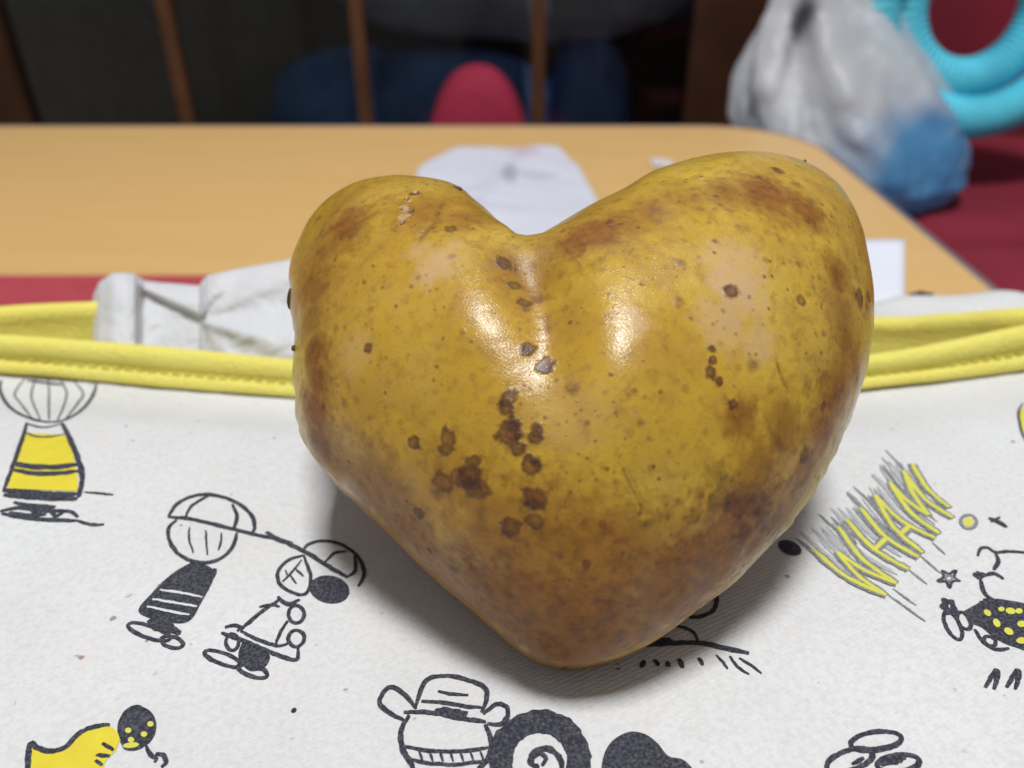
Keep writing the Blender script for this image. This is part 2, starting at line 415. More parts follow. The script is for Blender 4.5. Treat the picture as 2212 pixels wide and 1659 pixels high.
p.line([(600, 1290), (622, 1306), (648, 1296)], 11); p.line([(604, 1296), (566, 1322), (530, 1352), (512, 1364)], 9)
p.line([(560, 1312), (590, 1308), (604, 1312)], 7)
p.line(p.ell(640, 1328, 17, 19), 8, closed=True); p.line(p.ell(640, 1380, 17, 18), 8, closed=True)
p.line([(622, 1342), (606, 1366), (596, 1392)], 8); p.line([(520, 1364), (560, 1384), (600, 1396), (622, 1392)], 8)
p.line([(486, 1356), (510, 1352), (526, 1360)], 9); p.line([(478, 1368), (540, 1390), (600, 1416), (640, 1426), (644, 1402)], 9)
p.line(p.ell(502, 1388, 14, 18), 7, closed=True); p.fill([(524, 1386), (580, 1410), (574, 1440), (540, 1450), (515, 1420)], 0)
p.line(p.ell(482, 1424, 42, 12, 20), 8, closed=True); p.line(p.ell(546, 1450, 34, 12, 18), 8, closed=True); p.scrib(540, 1430, 34, 14, 10, 8, 20)
p.build("leaf and berry doodle above a bell")
# yellow squash with a dark knob
p = Print()
p.fill([(60, 1720), (64, 1612), (100, 1624), (140, 1616), (168, 1590), (200, 1574), (234, 1568), (258, 1590), (250, 1622), (226, 1650), (215, 1720)], 2)
p.line([(58, 1720), (60, 1660), (66, 1608), (84, 1618), (112, 1624), (142, 1615), (168, 1588), (200, 1572), (238, 1566)], 10)
p.fill(p.ell(296, 1572, 42, 46, 20), 0); p.line([(262, 1568), (272, 1540), (296, 1528), (312, 1536)], 9)
for (x, y) in ((278, 1580), (326, 1566), (312, 1588), (284, 1600)): p.fill(p.ell(x, y, 7, 6, 0, 8), 3, .00024)
p.line([(262, 1600), (280, 1618), (310, 1612)], 9); p.fill(p.ell(284, 1612, 18, 6, -6, 8), 3, .00026)
p.line([(316, 1612), (326, 1632), (338, 1640), (334, 1648)], 8); p.line([(336, 1630), (352, 1632), (360, 1648), (348, 1658)], 8)
p.line([(222, 1606), (246, 1622)], 8); p.line([(208, 1632), (238, 1634)], 8); p.line([(206, 1644), (222, 1654)], 7)
p.build("yellow squash doodle with a dark knob")
# wide hat lying on a banded jar
p = Print()
p.line([(900, 1532), (868, 1496), (840, 1486), (822, 1508), (822, 1524), (846, 1544), (872, 1556)], 9)
p.line([(898, 1530), (908, 1496), (924, 1468), (968, 1461), (1016, 1472), (1048, 1488), (1050, 1512), (1040, 1540)], 9)
p.line([(910, 1516), (950, 1518), (1000, 1526), (1040, 1530)], 8); p.line([(872, 1540), (930, 1540), (990, 1552), (1050, 1560)], 9)
p.scrib(970, 1540, 45, 7, 12, 9, 8); p.line([(946, 1494), (975, 1500), (1012, 1502)], 7)
p.line([(1044, 1544), (1072, 1522), (1094, 1528), (1096, 1548), (1080, 1566), (1052, 1564)], 9)
p.line([(884, 1546), (866, 1580), (870, 1618), (890, 1655), (905, 1700)], 10); p.line([(1048, 1566), (1060, 1600), (1056, 1636), (1036, 1662), (1020, 1700)], 10)
p.line([(872, 1612), (920, 1622), (990, 1624), (1056, 1616)], 7); p.line([(882, 1640), (930, 1650), (990, 1652), (1048, 1644)], 7)
for x in range(905, 1040, 22): p.line([(x, 1624), (x+8, 1646)], 5)
p.build("wide brimmed hat doodle lying on a banded jar")
# dark yarn ball
p = Print()
for r, ww in ((98, 22), (80, 20), (66, 12)):
    p.line([(1166+r*math.cos(a), 1644-r*math.sin(a)) for a in np.linspace(-.7, math.pi+.6, 16)], ww, wob=.5)
p.line([(1166+(50-5*k*.8)*math.cos(a), 1650-(48-5*k*.8)*math.sin(a)) for k, a in enumerate(np.linspace(-.3, 4.4, 12))], 11, wob=.5)
p.line([(1150, 1640), (1166, 1628), (1180, 1640), (1170, 1655)], 9)
for k in range(9):
    a = .25+k*.34; p.line([(1166+62*math.cos(a), 1644-60*math.sin(a)), (1166+94*math.cos(a+.15), 1644-92*math.sin(a+.15))], 10)
p.build("dark yarn ball doodle")
# dark cloud-shaped blot
p = Print()
p.fill([(1296, 1710), (1302, 1640), (1322, 1602), (1358, 1582), (1392, 1586), (1420, 1606), (1444, 1634), (1476, 1642), (1500, 1670), (1500, 1710)], 0)
p.scrib(1370, 1640, 58, 52, 30, 10)
p.build("solid dark hill doodle")
# stacked pebbles
p = Print()
p.line(p.ell(1892, 1602, 55, 20, -7), 9, closed=True); p.line(p.ell(1835, 1644, 52, 22, -18), 9, closed=True); p.line(p.ell(1940, 1650, 46, 18, -6), 9, closed=True)
p.line([(1850, 1616), (1890, 1620), (1945, 1606)], 9); p.line([(1840, 1652), (1866, 1638)], 8); p.scrib(1920, 1644, 36, 8, 10, 8, -8)
p.build("stacked pebbles doodle")
# slanted sound-effect lettering WHAM! with grey speed lines
p = Print()
def LT(u, v):                                           # u along the word, v from the tops of the letters to their feet
    top = np.array([1757, 1186])*(1-u)+np.array([1969, 1004])*u
    dn = np.array([152, 108])*(1-u)+np.array([98, 106])*u
    bow = np.array([-9, 9])*math.sin(math.pi*min(1, max(0, v)))
    q = top+dn*v+bow; return (q[0], q[1])
LET = [[(-.01, .0), (.03, 1.0)], [(.03, 1.0), (.115, .22)], [(.115, .22), (.17, 1.0)], [(.17, 1.0), (.25, 0)],
       [(.335, .0), (.335, 1.0)], [(.475, .0), (.475, 1.0)], [(.335, .52), (.475, .52)],
       [(.53, 1.0), (.625, 0)], [(.625, 0), (.70, 1.0)], [(.575, .62), (.665, .62)],
       [(.755, 1.0), (.775, 0)], [(.775, 0), (.845, .72)], [(.845, .72), (.915, 0)], [(.915, 0), (.94, 1.0)], [(1.0, 0), (1.0, .86)]]
for k in range(34):                                     # speed lines, top and bottom
    u = k/33*.95+random.uniform(-.012, .012); v0 = random.uniform(-.30, -.05); v1 = random.uniform(.3, .95)
    p.line([LT(u, v0), LT(u, (v0+v1)/2), LT(u, v1)], random.choice((5, 8, 12)), random.choice((5, 5, 1)), taper=.2, lift=.00011+.000004*k)
for (u, v0, v1) in ((.93, -.42, .1), (.87, -.36, .1), (.82, -.30, .1), (.50, -.28, .1), (.05, 1.0, 1.55), (.12, 1.0, 1.35), (.34, 1.0, 1.3), (.5, 1.0, 1.35), (.66, 1.0, 1.25)):
    p.line([LT(u, v0), LT(u, (v0+v1)/2), LT(u, v1)], 6, 1, taper=.3)
for k, st in enumerate(LET):
    q = [LT(*st[0]), LT((st[0][0]+st[1][0])/2, (st[0][1]+st[1][1])/2), LT(*st[1])]
    p.line(q, 25, 1, taper=.85, lift=.00026); 
for k, st in enumerate(LET):
    q = [LT(*st[0]), LT((st[0][0]+st[1][0])/2, (st[0][1]+st[1][1])/2), LT(*st[1])]
    p.line(q, 11, 3, taper=.8, lift=.00032+.000003*k)
p.line(p.ell(2092, 1128, 17, 15), 8, 1, closed=True); p.fill(p.ell(2092, 1128, 11, 10, 0, 8), 3)
p.build("slanted grey and yellow lettering reading WHAM!")
# dark bush with yellow spots, stars and twigs beside it
p = Print()
def star(cx, cy, r, a0):
    P = [(cx+(r if k % 2 == 0 else r*.45)*math.cos(a0+k*math.pi/5), cy+(r if k % 2 == 0 else r*.45)*.8*math.sin(a0+k*math.pi/5)) for k in range(10)]
    p.line(P+[P[0]], 6); p.line(p.ell(cx, cy, r*.3, r*.25, 0, 6), 6, 1, closed=True)
star(2050, 1250, 26, .3); p.line([(2135, 1120), (2155, 1128), (2175, 1140)], 15, taper=.5); p.line([(2140, 1128), (2160, 1118)], 8)
p.line([(2112, 1202), (2118, 1186), (2134, 1184), (2150, 1194), (2180, 1192), (2230, 1196)], 8); p.line([(2150, 1196), (2156, 1214), (2146, 1232)], 10)
p.scrib(2114, 1244, 14, 12, 8, 8); p.line([(2120, 1246), (2146, 1240), (2168, 1252)], 10); p.line([(2118, 1254), (2126, 1282), (2146, 1298)], 10)
p.fill([(2080, 1322), (2112, 1304), (2130, 1296), (2170, 1296), (2240, 1320), (2240, 1404), (2190, 1398), (2150, 1380), (2120, 1356), (2096, 1346)], 0)
p.scrib(2150, 1306, 46, 14, 14, 9, 10); p.scrib(2050, 1310, 24, 18, 12, 8, 60); p.line(p.ell(2058, 1352, 14, 34, -28), 8, closed=True); p.line(p.ell(2082, 1342, 12, 20, -30), 8, closed=True)
p.line([(2105, 1360), (2124, 1388), (2150, 1404), (2180, 1402)], 9); p.line(p.ell(2138, 1386, 14, 9, 30), 7, closed=True)
for (x, y, a, b, rr) in ((2132, 1326, 9, 6, 38), (2152, 1348, 10, 7, 55), (2182, 1322, 11, 7, 12), (2178, 1366, 11, 7, 30), (2206, 1350, 10, 7, 0), (2206, 1386, 12, 7, 0), (2162, 1318, 7, 5, 0), (2200, 1322, 8, 6, 0)): p.fill(p.ell(x, y, a, b, rr, 9), 3, .00026)
for x in (2128, 2174): p.line([(x, 1486), (x+16, 1458), (x+26, 1448), (x+24, 1470), (x+18, 1490)], 9)
p.line([(2220, 1494), (2228, 1460), (2240, 1450)], 9)
p.build("dark bush doodle with yellow spots, a star and twigs")
# twig line, loop and blot half hidden by the potato
p = Print()
p.fill(p.ell(1706, 1184, 27, 15, 22), 0); p.scrib(1706, 1184, 24, 12, 10, 7, 22)
p.line([(1535, 1268), (1548, 1290), (1540, 1320), (1505, 1334), (1470, 1328), (1450, 1310)], 9)
p.line([(1452, 1352), (1480, 1358), (1500, 1370), (1508, 1388)], 8)
p.line([(1360, 1398), (1430, 1392), (1510, 1390), (1560, 1400), (1618, 1412)], 11); p.scrib(1430, 1388, 40, 10, 12, 9)
for (x, y, dx, dy) in ((1392, 1428, -6, 16), (1412, 1426, 10, 14), (1440, 1430, 4, 12), (1466, 1424, 8, 20), (1508, 1422, 10, 16)): p.line([(x, y), (x+dx*.7, y+dy*.5), (x+dx, y+dy)], 10)
for q in ([(1546, 1416), (1560, 1430), (1572, 1446)], [(1576, 1418), (1592, 1440), (1618, 1458)], [(1596, 1422), (1622, 1438), (1645, 1456)]): p.line(q, 6)
p.build("twig and grass doodle half hidden by the potato")
p = Print()
p.fill([(2202, 886), (2240, 880), (2240, 960), (2212, 950), (2205, 920)], 3); p.line([(2210, 872), (2200, 890), (2204, 925), (2216, 955)], 7)
p.build()
p = Print()
p.fill(p.ell(635, 1535, 7, 5, -40, 7), 0); p.build()
p = Print()                                            # mark on the folded strap
mk = []
for i in range(9):
    q = at_y(1958+i*6.5, 646+1.5*math.sin(i*1.3), .2275)
    hgt = .0006+.0006*math.sin(math.pi*i/8)
    mk += [q+(0, -.001, .0012-hgt), q+(0, -.0006, .0018+hgt)]
obj("printed_mark", mk, grid_faces(9, 2), M_ink, strap)
# ================================================================== the heart-shaped potato
RHO = np.array([4312,4362,4413,4465,4517,4568,4620,4671,4723,4776,4829,4883,4939,4996,5055,5115,5177,5241,5307,5375,5445,5518,5592,5665,5735,5801,5857,5903,5934,5950,5949,5931,5898,5850,5790,5721,5644,5563,5479,5393,5305,5215,5123,5028,4927,4821,4710,4595,4478,4362,4250,4145,4048,3960,3880,3807,3740,3675,3613,3552,3494,3440,3392,3352,3321,3302,3295,3300,3313,3333,3352,3360,3343,3284,3158,2926,2635,2413,2328,2505,3200,4130,4425,4361,4342,4378,4426,4506,4624,4764,4910,5050,5178,5291,5388,5468,5533,5584,5622,5650,5668,5677,5679,5672,5658,5637,5607,5571,5528,5480,5428,5373,5315,5255,5193,5128,5060,4991,4921,4854,4792,4737,4692,4658,4634,4619,4611,4607,4603,4599,4591,4580,4565,4546,4522,4494,4460,4420,4375,4325,4272,4217,4161,4106,4053,4003,3956,3913,3874,3838,3806,3778,3754,3733,3716,3701,3689,3679,3670,3663,3658,3654,3651,3651,3652,3655,3660,3667,3675,3684,3696,3709,3725,3744,3767,3794,3825,3859,3896,3935,3974,4013,4048,4079,4104,4122,4132,4135,4131,4121,4106,4088,4068,4047,4026,4003,3981,3957,3934,3909,3884,3858,3831,3804,3777,3750,3725,3703,3684,3668,3656,3646,3639,3633,3627,3621,3613,3605,3596,3589,3583,3580,3580,3583,3589,3597,3607,3618,3629,3639,3649,3659,3669,3679,3691,3704,3718,3734,3750,3769,3788,3808,3828,3850,3874,3899,3926,3954,3985,4018,4053,4091,4130,4172,4217,4263])*1e-5
TILT = math.radians(57.0)
PC = CAMP+0.128*ray(1262, 862)
PU = np.array([1., 0, 0]); PN = np.array([0, -math.cos(TILT), math.sin(TILT)]); PW = np.array([0, math.sin(TILT), math.cos(TILT)])
def thick(rho, L=0.066, n=133):
    g = np.linspace(-L, L, n); X, Y = np.meshgrid(g, g)
    th = np.arctan2(Y, X) % (2*np.pi); R = np.hypot(X, Y)
    ins = R < np.interp(th, np.linspace(0, 2*np.pi, len(rho)+1), np.append(rho, rho[0]))
    h = g[1]-g[0]; phi = np.zeros((n, n)); par = (np.add.outer(np.arange(n), np.arange(n)) % 2) == 0
    for it in range(260):
        for mk in (par, ~par):
            nb = np.zeros_like(phi)
            nb[1:-1, 1:-1] = (phi[:-2, 1:-1]+phi[2:, 1:-1]+phi[1:-1, :-2]+phi[1:-1, 2:]+4*h*h)/4
            k = mk & ins; phi[k] += 1.9*(nb[k]-phi[k])
    return g, phi
def bil(g, phi, x, y):
    h = g[1]-g[0]; n = len(g); fx = np.clip((x-g[0])/h, 0, n-1.001); fy = np.clip((y-g[0])/h, 0, n-1.001)
    i = fx.astype(int); j = fy.astype(int); a = fx-i; b = fy-j
    return phi[j, i]*(1-a)*(1-b)+phi[j, i+1]*a*(1-b)+phi[j+1, i]*(1-a)*b+phi[j+1, i+1]*a*b
def half(angles, K, rr, th, g_, phi_):
    s = np.sin(angles); x = np.outer(s, rr*np.cos(th)); y = np.outer(s, rr*np.sin(th))
    t = np.sqrt(np.maximum(bil(g_, phi_, x, y), 0))*abs(K)
    for _ in range(3): t[1:-1] = (t[:-2]+2*t[1:-1]+t[2:])/4          # smooth the sampled grid a little, then pin the rim
    for _ in range(6): t = (np.roll(t, 1, 1)+2*t+np.roll(t, -1, 1))/4
    t[np.abs(angles-np.pi/2) < 1e-6] = 0
    return x, y, t*np.sign(K)
def nearest(qx, qy):
    d = (px[FI]-qx)**2+(py[FI]-qy)**2; return int(FI[d.argmin()])
def valley(P, width, depth, hold=.45):
    Q = catmull(P, 4.0); I = [nearest(a, b) for a, b in Q]; acc = np.zeros(len(V0)); n_ = len(I)
    for k, i in enumerate(I):
        e = sstep(-.08, .22, k/n_)*sstep(1, hold, k/n_); R = width*dep[i]/FPX*(1+.25*k/n_); dd = V0-V0[i]; m_ = np.where((np.abs(dd) < 2.6*R).all(1))[0]
        acc[m_] = np.maximum(acc[m_], np.exp(-(np.linalg.norm(dd[m_], axis=1)/R)**2)*e*depth)
    return acc
VP = [(1126, 504), (1140, 552), (1160, 620), (1180, 690), (1194, 750), (1206, 820), (1214, 890), (1218, 950)]
def base_shape(RHO, NTH, NF, NB):
    """the lump itself: an inflated heart outline with low bumps and the valley that runs down from the notch"""
    g_, phi_ = thick(RHO)
    th = np.arange(NTH)*2*np.pi/NTH
    rr = np.interp(th, np.linspace(0, 2*np.pi, len(RHO)+1), np.append(RHO, RHO[0]))
    sg = 4.0*NTH/1100; kk = np.exp(-.5*(np.arange(-12, 13)/sg)**2); kk /= kk.sum(); rr = np.convolve(np.r_[rr[-12:], rr, rr[:12]], kk, 'valid')
    xf, yf, zf = half(np.linspace(0, np.pi/2, NF), .80, rr, th, g_, phi_)
    xb, yb_, zb = half(np.linspace(np.pi/2, 0, NB)[1:], -.66, rr, th, g_, phi_)
    G = globals()
    G['lx'] = lx = np.vstack([xf, xb]).ravel(); G['ly'] = ly = np.vstack([yf, yb_]).ravel(); G['lz'] = lz = np.vstack([zf, zb]).ravel()
    G['V0'] = V0 = PC+np.outer(lx, PU)+np.outer(ly, PW)+np.outer(lz, PN)
    G['nrow'] = nrow = NF+NB-1
    G['px'], G['py'], G['dep'] = project(V0)
    G['front'] = fr = (np.arange(nrow*NTH)//NTH) < NF+6; G['FI'] = np.where(fr)[0]
    G3 = V0.reshape(nrow, NTH, 3)
    du = np.gradient(G3, axis=0); dv = np.roll(G3, -1, 1)-np.roll(G3, 1, 1)
    NR = np.cross(du, dv).reshape(-1, 3); L_ = np.linalg.norm(NR, axis=1, keepdims=True); NR = NR/np.maximum(L_, 1e-12)
    NR *= np.sign(np.median((NR*(V0-PC)).sum(1)))
    bad = L_[:, 0] < 1e-12; NR[bad & (lz > 0)] = PN; NR[bad & (lz <= 0)] = -PN
    G['NR0'] = NR
    G['LC'] = LC = np.stack([lx, ly, lz], 1)                    # potato coordinates (metres)
    G['w3'] = w3 = lambda sc, oc=3, off=0.: fbm(LC*sc, oc, off)
    G['nA'], G['nB'], G['nC'] = w3(90, 3), w3(260, 3, 20), w3(700, 2, 40)
    G['disp'] = w3(35, 3, 60)*.0011+G['nA']*.00034+G['nB']*.00012
    G['cre'] = valley(VP, 46, VD[0])+valley(VP, 92, VD[1])
    for (qx, qy, r_, h_) in ((1310, 800, 175, .0026), (1010, 700, 110, .0006)):       # soft swellings either side of the valley
        i = nearest(qx, qy); G['cre'] = G['cre']-h_*np.exp(-((V0-V0[i])**2).sum(1)/(r_*dep[i]/FPX)**2)
NOTCH = np.array([(940, 385), (985, 398), (1000, 404), (1016, 421), (1040, 437), (1066, 456), (1095, 480), (1106, 494), (1116, 503), (1136, 507), (1156, 504), (1180, 495), (1229, 467), (1278, 438), (1335, 408), (1380, 388), (1440, 358)], float)
def pinch(V):
    """press the cleft between the lobes into its tight V: skin standing above the V is pushed down along the lump"""
    x, y, d = project(V)
    k = np.where((x > 950) & (x < 1430) & (y < 640))[0]
    xo = np.linspace(940, 1440, 251); yo = np.interp(xo, NOTCH[:, 0], NOTCH[:, 1]); g = np.exp(-.5*(np.arange(-4, 5)/1.6)**2); g /= g.sum()
    yo[4:-4] = np.convolve(yo, g, 'valid')
    up = np.interp(x[k], xo, yo)-y[k]; S_ = 34.0
    new = np.where(up > -S_, -S_+S_*(1-np.exp(-(np.maximum(up, -S_)+S_)/S_)), up)
    wgt = sstep(950, 1040, x[k])*sstep(1430, 1330, x[k])
    V = V.copy(); V[k] -= PW*((up-new)*wgt*d[k]/FPX/.99)[:, None]
    return V
VD = (.0005, .0030)
NTH, NF, NB = 1100, 330, 70
#SPLIT
base_shape(RHO, NTH, NF, NB)
nD = w3(1900, 2, 77)
spot = np.zeros(len(V0)); scab = np.zeros(len(V0)); pale = np.zeros(len(V0)); tan = np.zeros(len(V0)); ring = np.zeros(len(V0))
def blob(qx, qy, r, amount, arr, asp=1.0, rot=0.0, hard=.45, push=0.0, ragged=.9, rg=None):
    """a round mark of radius r (picture units) lying on the skin: distance is taken in space, with a ragged edge"""
    i = nearest(qx, qy); c = V0[i]; R = r*dep[i]/FPX
    dd = V0-c; near = np.where((np.abs(dd) < R*2.6*max(asp, 1)).all(1))[0]
    dd = dd[near]; nn = NR0[i]; ux = np.cross(np.array([0, 0, 1.]), nn); ux /= np.linalg.norm(ux); uy = np.cross(nn, ux)
    a = math.radians(rot); e1 = ux*math.cos(a)-uy*math.sin(a); e2 = ux*math.sin(a)+uy*math.cos(a)
    d = np.sqrt((dd@e1/asp)**2+(dd@e2)**2+(dd@nn)**2*.3)/R
    d = d*(1+ragged*(nC[near]*1.0+nB[near]*.6+nD[near]*.65))
    k = 1-sstep(hard, 1.15, d)
    arr[near] = np.maximum(arr[near], amount*k)
    if push: disp[near] += push*k
    if rg: ring[near] = np.maximum(ring[near], rg*np.exp(-((d-.72)/.2)**2)); disp[near] += abs(push)*.3*np.exp(-((d-.8)/.2)**2)
SPOTS = [(1080, 548, 17, .8), (1103, 590, 13, .55), (1124, 628, 12, .55), (1131, 645, 12, .5), (973, 493, 10, .55), (976, 554, 11, .35), (905, 598, 8, .35),
 (896, 420, 10, .9), (1133, 746, 17, .9), (1172, 785, 17, .9), (1100, 858, 17, .85), (1094, 876, 16, .85), (1102, 936, 26, .95), (1162, 926, 14, .85), (1155, 944, 13, .85),
 (1120, 968, 15, .8), (1152, 1003, 21, .85), (1160, 1078, 24, .85), (1158, 1122, 18, .55), (1104, 1132, 20, .7), (893, 955, 13, .75), (967, 948, 15, .75), (962, 972, 11, .55),
 (1018, 1000, 15, .7), (1015, 1036, 30, .95), (1040, 1050, 22, .7), (958, 1042, 24, .6), (940, 1060, 20, .45), (985, 1030, 18, .55), (905, 1106, 13, .7), (893, 1118, 9, .4), (1237, 841, 16, .42), (1364, 849, 9, .5), (1352, 858, 6, .4),
 (1577, 629, 15, .85), (1537, 755, 8, .75), (1538, 776, 9, .85), (1534, 806, 11, .7), (1553, 823, 10, .95), (1541, 814, 8, .6), (1585, 870, 10, .9), (1595, 882, 7, .4), (1627, 786, 17, .32), (1319, 478, 8, .65), (1547, 423, 7, .6),
 (1660, 373, 16, .6), (1682, 368, 16, .65), (1705, 376, 18, .7), (1640, 382, 7, .6), (1715, 395, 14, .5), (1732, 646, 11, .55), (1858, 644, 20, .75), (1876, 640, 14, .6), (1872, 664, 12, .5), (1780, 881, 10, .55), (1740, 985, 15, .6), (1770, 1032, 8, .7),
 (795, 749, 10, .6), (797, 759, 6, .6), (1270, 1214, 9, .6), (1263, 1226, 7, .6), (1505, 1126, 12, .45), (1488, 1130, 6, .5), (700, 880, 7, .5), (1270, 915, 5, .4), (1377, 913, 7, .45), (1346, 1010, 5, .45), (1297, 1128, 6, .55), (1233, 1060, 5, .4),
 (1510, 555, 6, .4), (1470, 568, 12, .45), (1500, 420, 5, .4), (1545, 452, 7, .4), (1720, 452, 13, .45), (1745, 470, 10, .4), (1770, 600, 8, .4), (1760, 620, 8, .4), (1655, 560, 8, .4), (1465, 650, 13, .32), (1463, 664, 7, .35), (1725, 570, 12, .3), (1732, 640, 8, .5), (1780, 720, 9, .35), (1775, 760, 6, .45),
 (1395, 1130, 16, .35), (1378, 1105, 7, .45), (1328, 1035, 7, .35), (1208, 1196, 10, .4), (1020, 1220, 12, .35), (980, 1226, 14, .4), (930, 1186, 8, .6), (907, 1190, 7, .5), (903, 1175, 8, .4), (1118, 700, 6, .5), (940, 500, 6, .3), (728, 832, 7, .4), (745, 870, 12, .2), (760, 960, 8, .3), (720, 905, 8, .3), (690, 470, 9, .4), (698, 500, 9, .35), (945, 790, 5, .5), (790, 700, 5, .3), (1003, 718, 6, .4), (1020, 740, 5, .35), (1212, 1300, 14, .3), (1290, 1290, 12, .25), (1607, 1223, 5, .8), (1210, 1443, 8, .8), (1222, 1440, 6, .7),
 (1545, 520, 9, .35), (1530, 480, 6, .35), (1617, 640, 5, .4), (1560, 670, 6, .4), (1540, 700, 5, .4), (1590, 720, 5, .35), (1490, 690, 6, .3), (1395, 560, 5, .3), (1480, 520, 7, .3)]
for (a, b, r, s) in SPOTS:
    blob(a, b, r*1.24, s**.7, spot, push=(.00006 if s > .6 else .00002)*min(1.3, r/14), ragged=(.85 if r > 9 else .8), hard=(.55 if s > .5 else .2), rg=(.8 if r >= 9 and s > .5 else None))
# open scabs on the left lobe
for (a, b, r) in ((874, 450, 11), (884, 432, 7), (870, 470, 10), (878, 462, 9)): blob(a, b, r*1.15, 1.0, scab, asp=1.2, push=-.0002)
for (a, b, r) in ((888, 452, 10), (879, 428, 8), (897, 417, 10), (866, 480, 9), (866, 450, 6)): blob(a, b, r, 1.0, spot, push=-.0004)
# thin pale dusty patches
for (a, b, r, s, asp, rot) in ((945, 570, 70, .75, .8, 20), (905, 540, 40, .5, .8, 0), (1590, 620, 90, .85, .85, 0), (1560, 700, 70, .7, 1, 0), (1640, 740, 70, .5, .8, 30), (1370, 700, 46, .6, .6, 0), (1580, 560, 70, .5, 1.2, 0), (1250, 900, 90, .25, 1.2, 0), (640, 660, 40, .4, .6, 0),
                             (770, 760, 60, .3, 1, 0), (1430, 450, 50, .3, 1, 0), (1880, 760, 60, .4, .5, 0)):
    blob(a, b, r*1.08, min(1, s*1.25), pale, asp=asp, rot=rot, hard=.3, ragged=.9)
# brown toned skin (russeting) with ragged edges, plus rim and lower shading painted in
for (a, b, r, s, asp, rot) in ((1180, 1330, 250, 1.0, 1.6, 0), (1500, 1240, 200, 1.0, 1.6, -32), (1200, 1230, 240, .75, 1.5, 0), (830, 1060, 120, .7, 1.3, 45), (1600, 1140, 150, 1.0, 1.3, -45), (1320, 1220, 200, .7, 1.5, 0), (900, 1180, 150, .8, 1.8, 42), (1640, 1040, 120, .75, .8, 0), (1700, 930, 110, .65, .7, 0), (1600, 900, 60, .8, 1, 20), (880, 1120, 130, .6, 1.2, 40), (1000, 1050, 90, .55, 1.2, 0), (1080, 1120, 110, .6, 1.2, 0),
                             (760, 1020, 100, .45, 1, 40), (700, 880, 80, .35, .7, 0), (660, 700, 70, .30, .6, 0), (1148, 610, 34, .75, .5, 0), (1150, 560, 22, .5, .6, 0), (1290, 450, 70, .35, 2, 25), (1000, 440, 50, .35, 1.4, -35), (740, 430, 70, .35, 1.6, 40), (1840, 560, 90, .40, .5, 0), (1850, 800, 100, .55, .5, 0), (1150, 1080, 60, .5, .8, 0), (1770, 470, 80, .4, .8, 40), (1720, 700, 70, .22, .6, 0), (980, 1250, 130, .9, 2, 42), (1250, 1390, 160, 1.0, 1.6, 0), (1745, 1010, 90, .9, .8, 20), (1090, 1290, 130, .8, 1.6, 38), (1160, 610, 34, .8, .45, -12), (1180, 690, 26, .6, .5, -14), (700, 980, 70, .6, .8, 0), (1400, 1360, 90, .5, 2, 25)):
    blob(a, b, r, s, tan, asp=asp, rot=rot, hard=.30, ragged=.75)
# dry lenticel dust: many pin-point specks, denser in places
r2 = np.random.default_rng(5)
for k in range(0, 256, 5):                           # brown skin and darker rim shading, painted unevenly round the sides
    q = PC+PU*RHO[k]*.95*math.cos(k*math.pi/128)+PW*RHO[k]*.95*math.sin(k*math.pi/128); a, b, _ = project(q[None])
    blob(a[0], b[0], r2.uniform(75, 140), r2.uniform(.55, 1.0), tan, hard=.05, ragged=.8)
for _ in range(800):
    a = r2.uniform(650, 1880); b = r2.uniform(350, 1400)
    if fbm(np.array([[a*.006, b*.006, 1.7]]), 2)[0] < -.02+.15*r2.random(): continue
    i = nearest(a, b)
    if abs(px[i]-a)+abs(py[i]-b) > 8: continue
    blob(a, b, r2.choice([3, 3.4, 4, 5, 6.5]), r2.uniform(.25, .8), spot, hard=.3, ragged=.5)
fine = np.zeros(len(V0))
def crease(P, width, depth, dark):
    Q = catmull(P, 3.0)
    for k, (a, b) in enumerate(Q):
        e = min(1, min(k, len(Q)-1-k)/(.25*len(Q)))
        i = nearest(a, b); R = width*dep[i]/FPX; dd = V0-V0[i]; m_ = np.where((np.abs(dd) < 2.5*R).all(1))[0]
        q = np.exp(-(np.linalg.norm(dd[m_], axis=1)/R)**2)*e
        fine[m_] = np.maximum(fine[m_], q*depth); spot[m_] = np.maximum(spot[m_], q**2*dark*(.75+nC[m_]))
crease([(968, 408), (950, 450), (935, 485), (912, 510), (893, 545)], 9, .00020, .75)
crease([(1679, 770), (1690, 806), (1702, 834), (1712, 858)], 5, .00030, .75)
crease([(1330, 992), (1352, 1032), (1376, 1078), (1398, 1128)], 4.5, .00022, .45)
crease([(1345, 1000), (1372, 1050), (1392, 1100)], 3.5, .00015, .3)
crease([(672, 592), (700, 586), (720, 575), (745, 582)], 3, .0001, .3)
crease([(1660, 600), (1672, 570), (1668, 540)], 3, .0001, .2)
# mottled crust at the lower right edge
cm = np.exp(-(((px-1620)*.72+(py-1130)*.69)/150)**2-(((px-1620)*.69-(py-1130)*.72)/75)**2)
spot = np.maximum(spot, np.clip(cm*sstep(.0, .16, nB+.4*nC)*1.0, 0, .85)*front)
spot = np.maximum(spot, np.exp(-((px-1690)/70)**2-((py-1010)/90)**2)*sstep(.02, .2, nB+.5*nC)*.6*front)
cm2 = np.exp(-((px-1180)/220)**2-((py-1320)/90)**2); spot = np.maximum(spot, cm2*sstep(.10, .3, nB+.5*nC)*.35*front)
tan = np.maximum(tan, .85*sstep(.005, -.003, lz+.004*nA))                # the same brown carried over the whole back half
V = pinch(V0+NR0*(disp-cre-fine)[:, None])
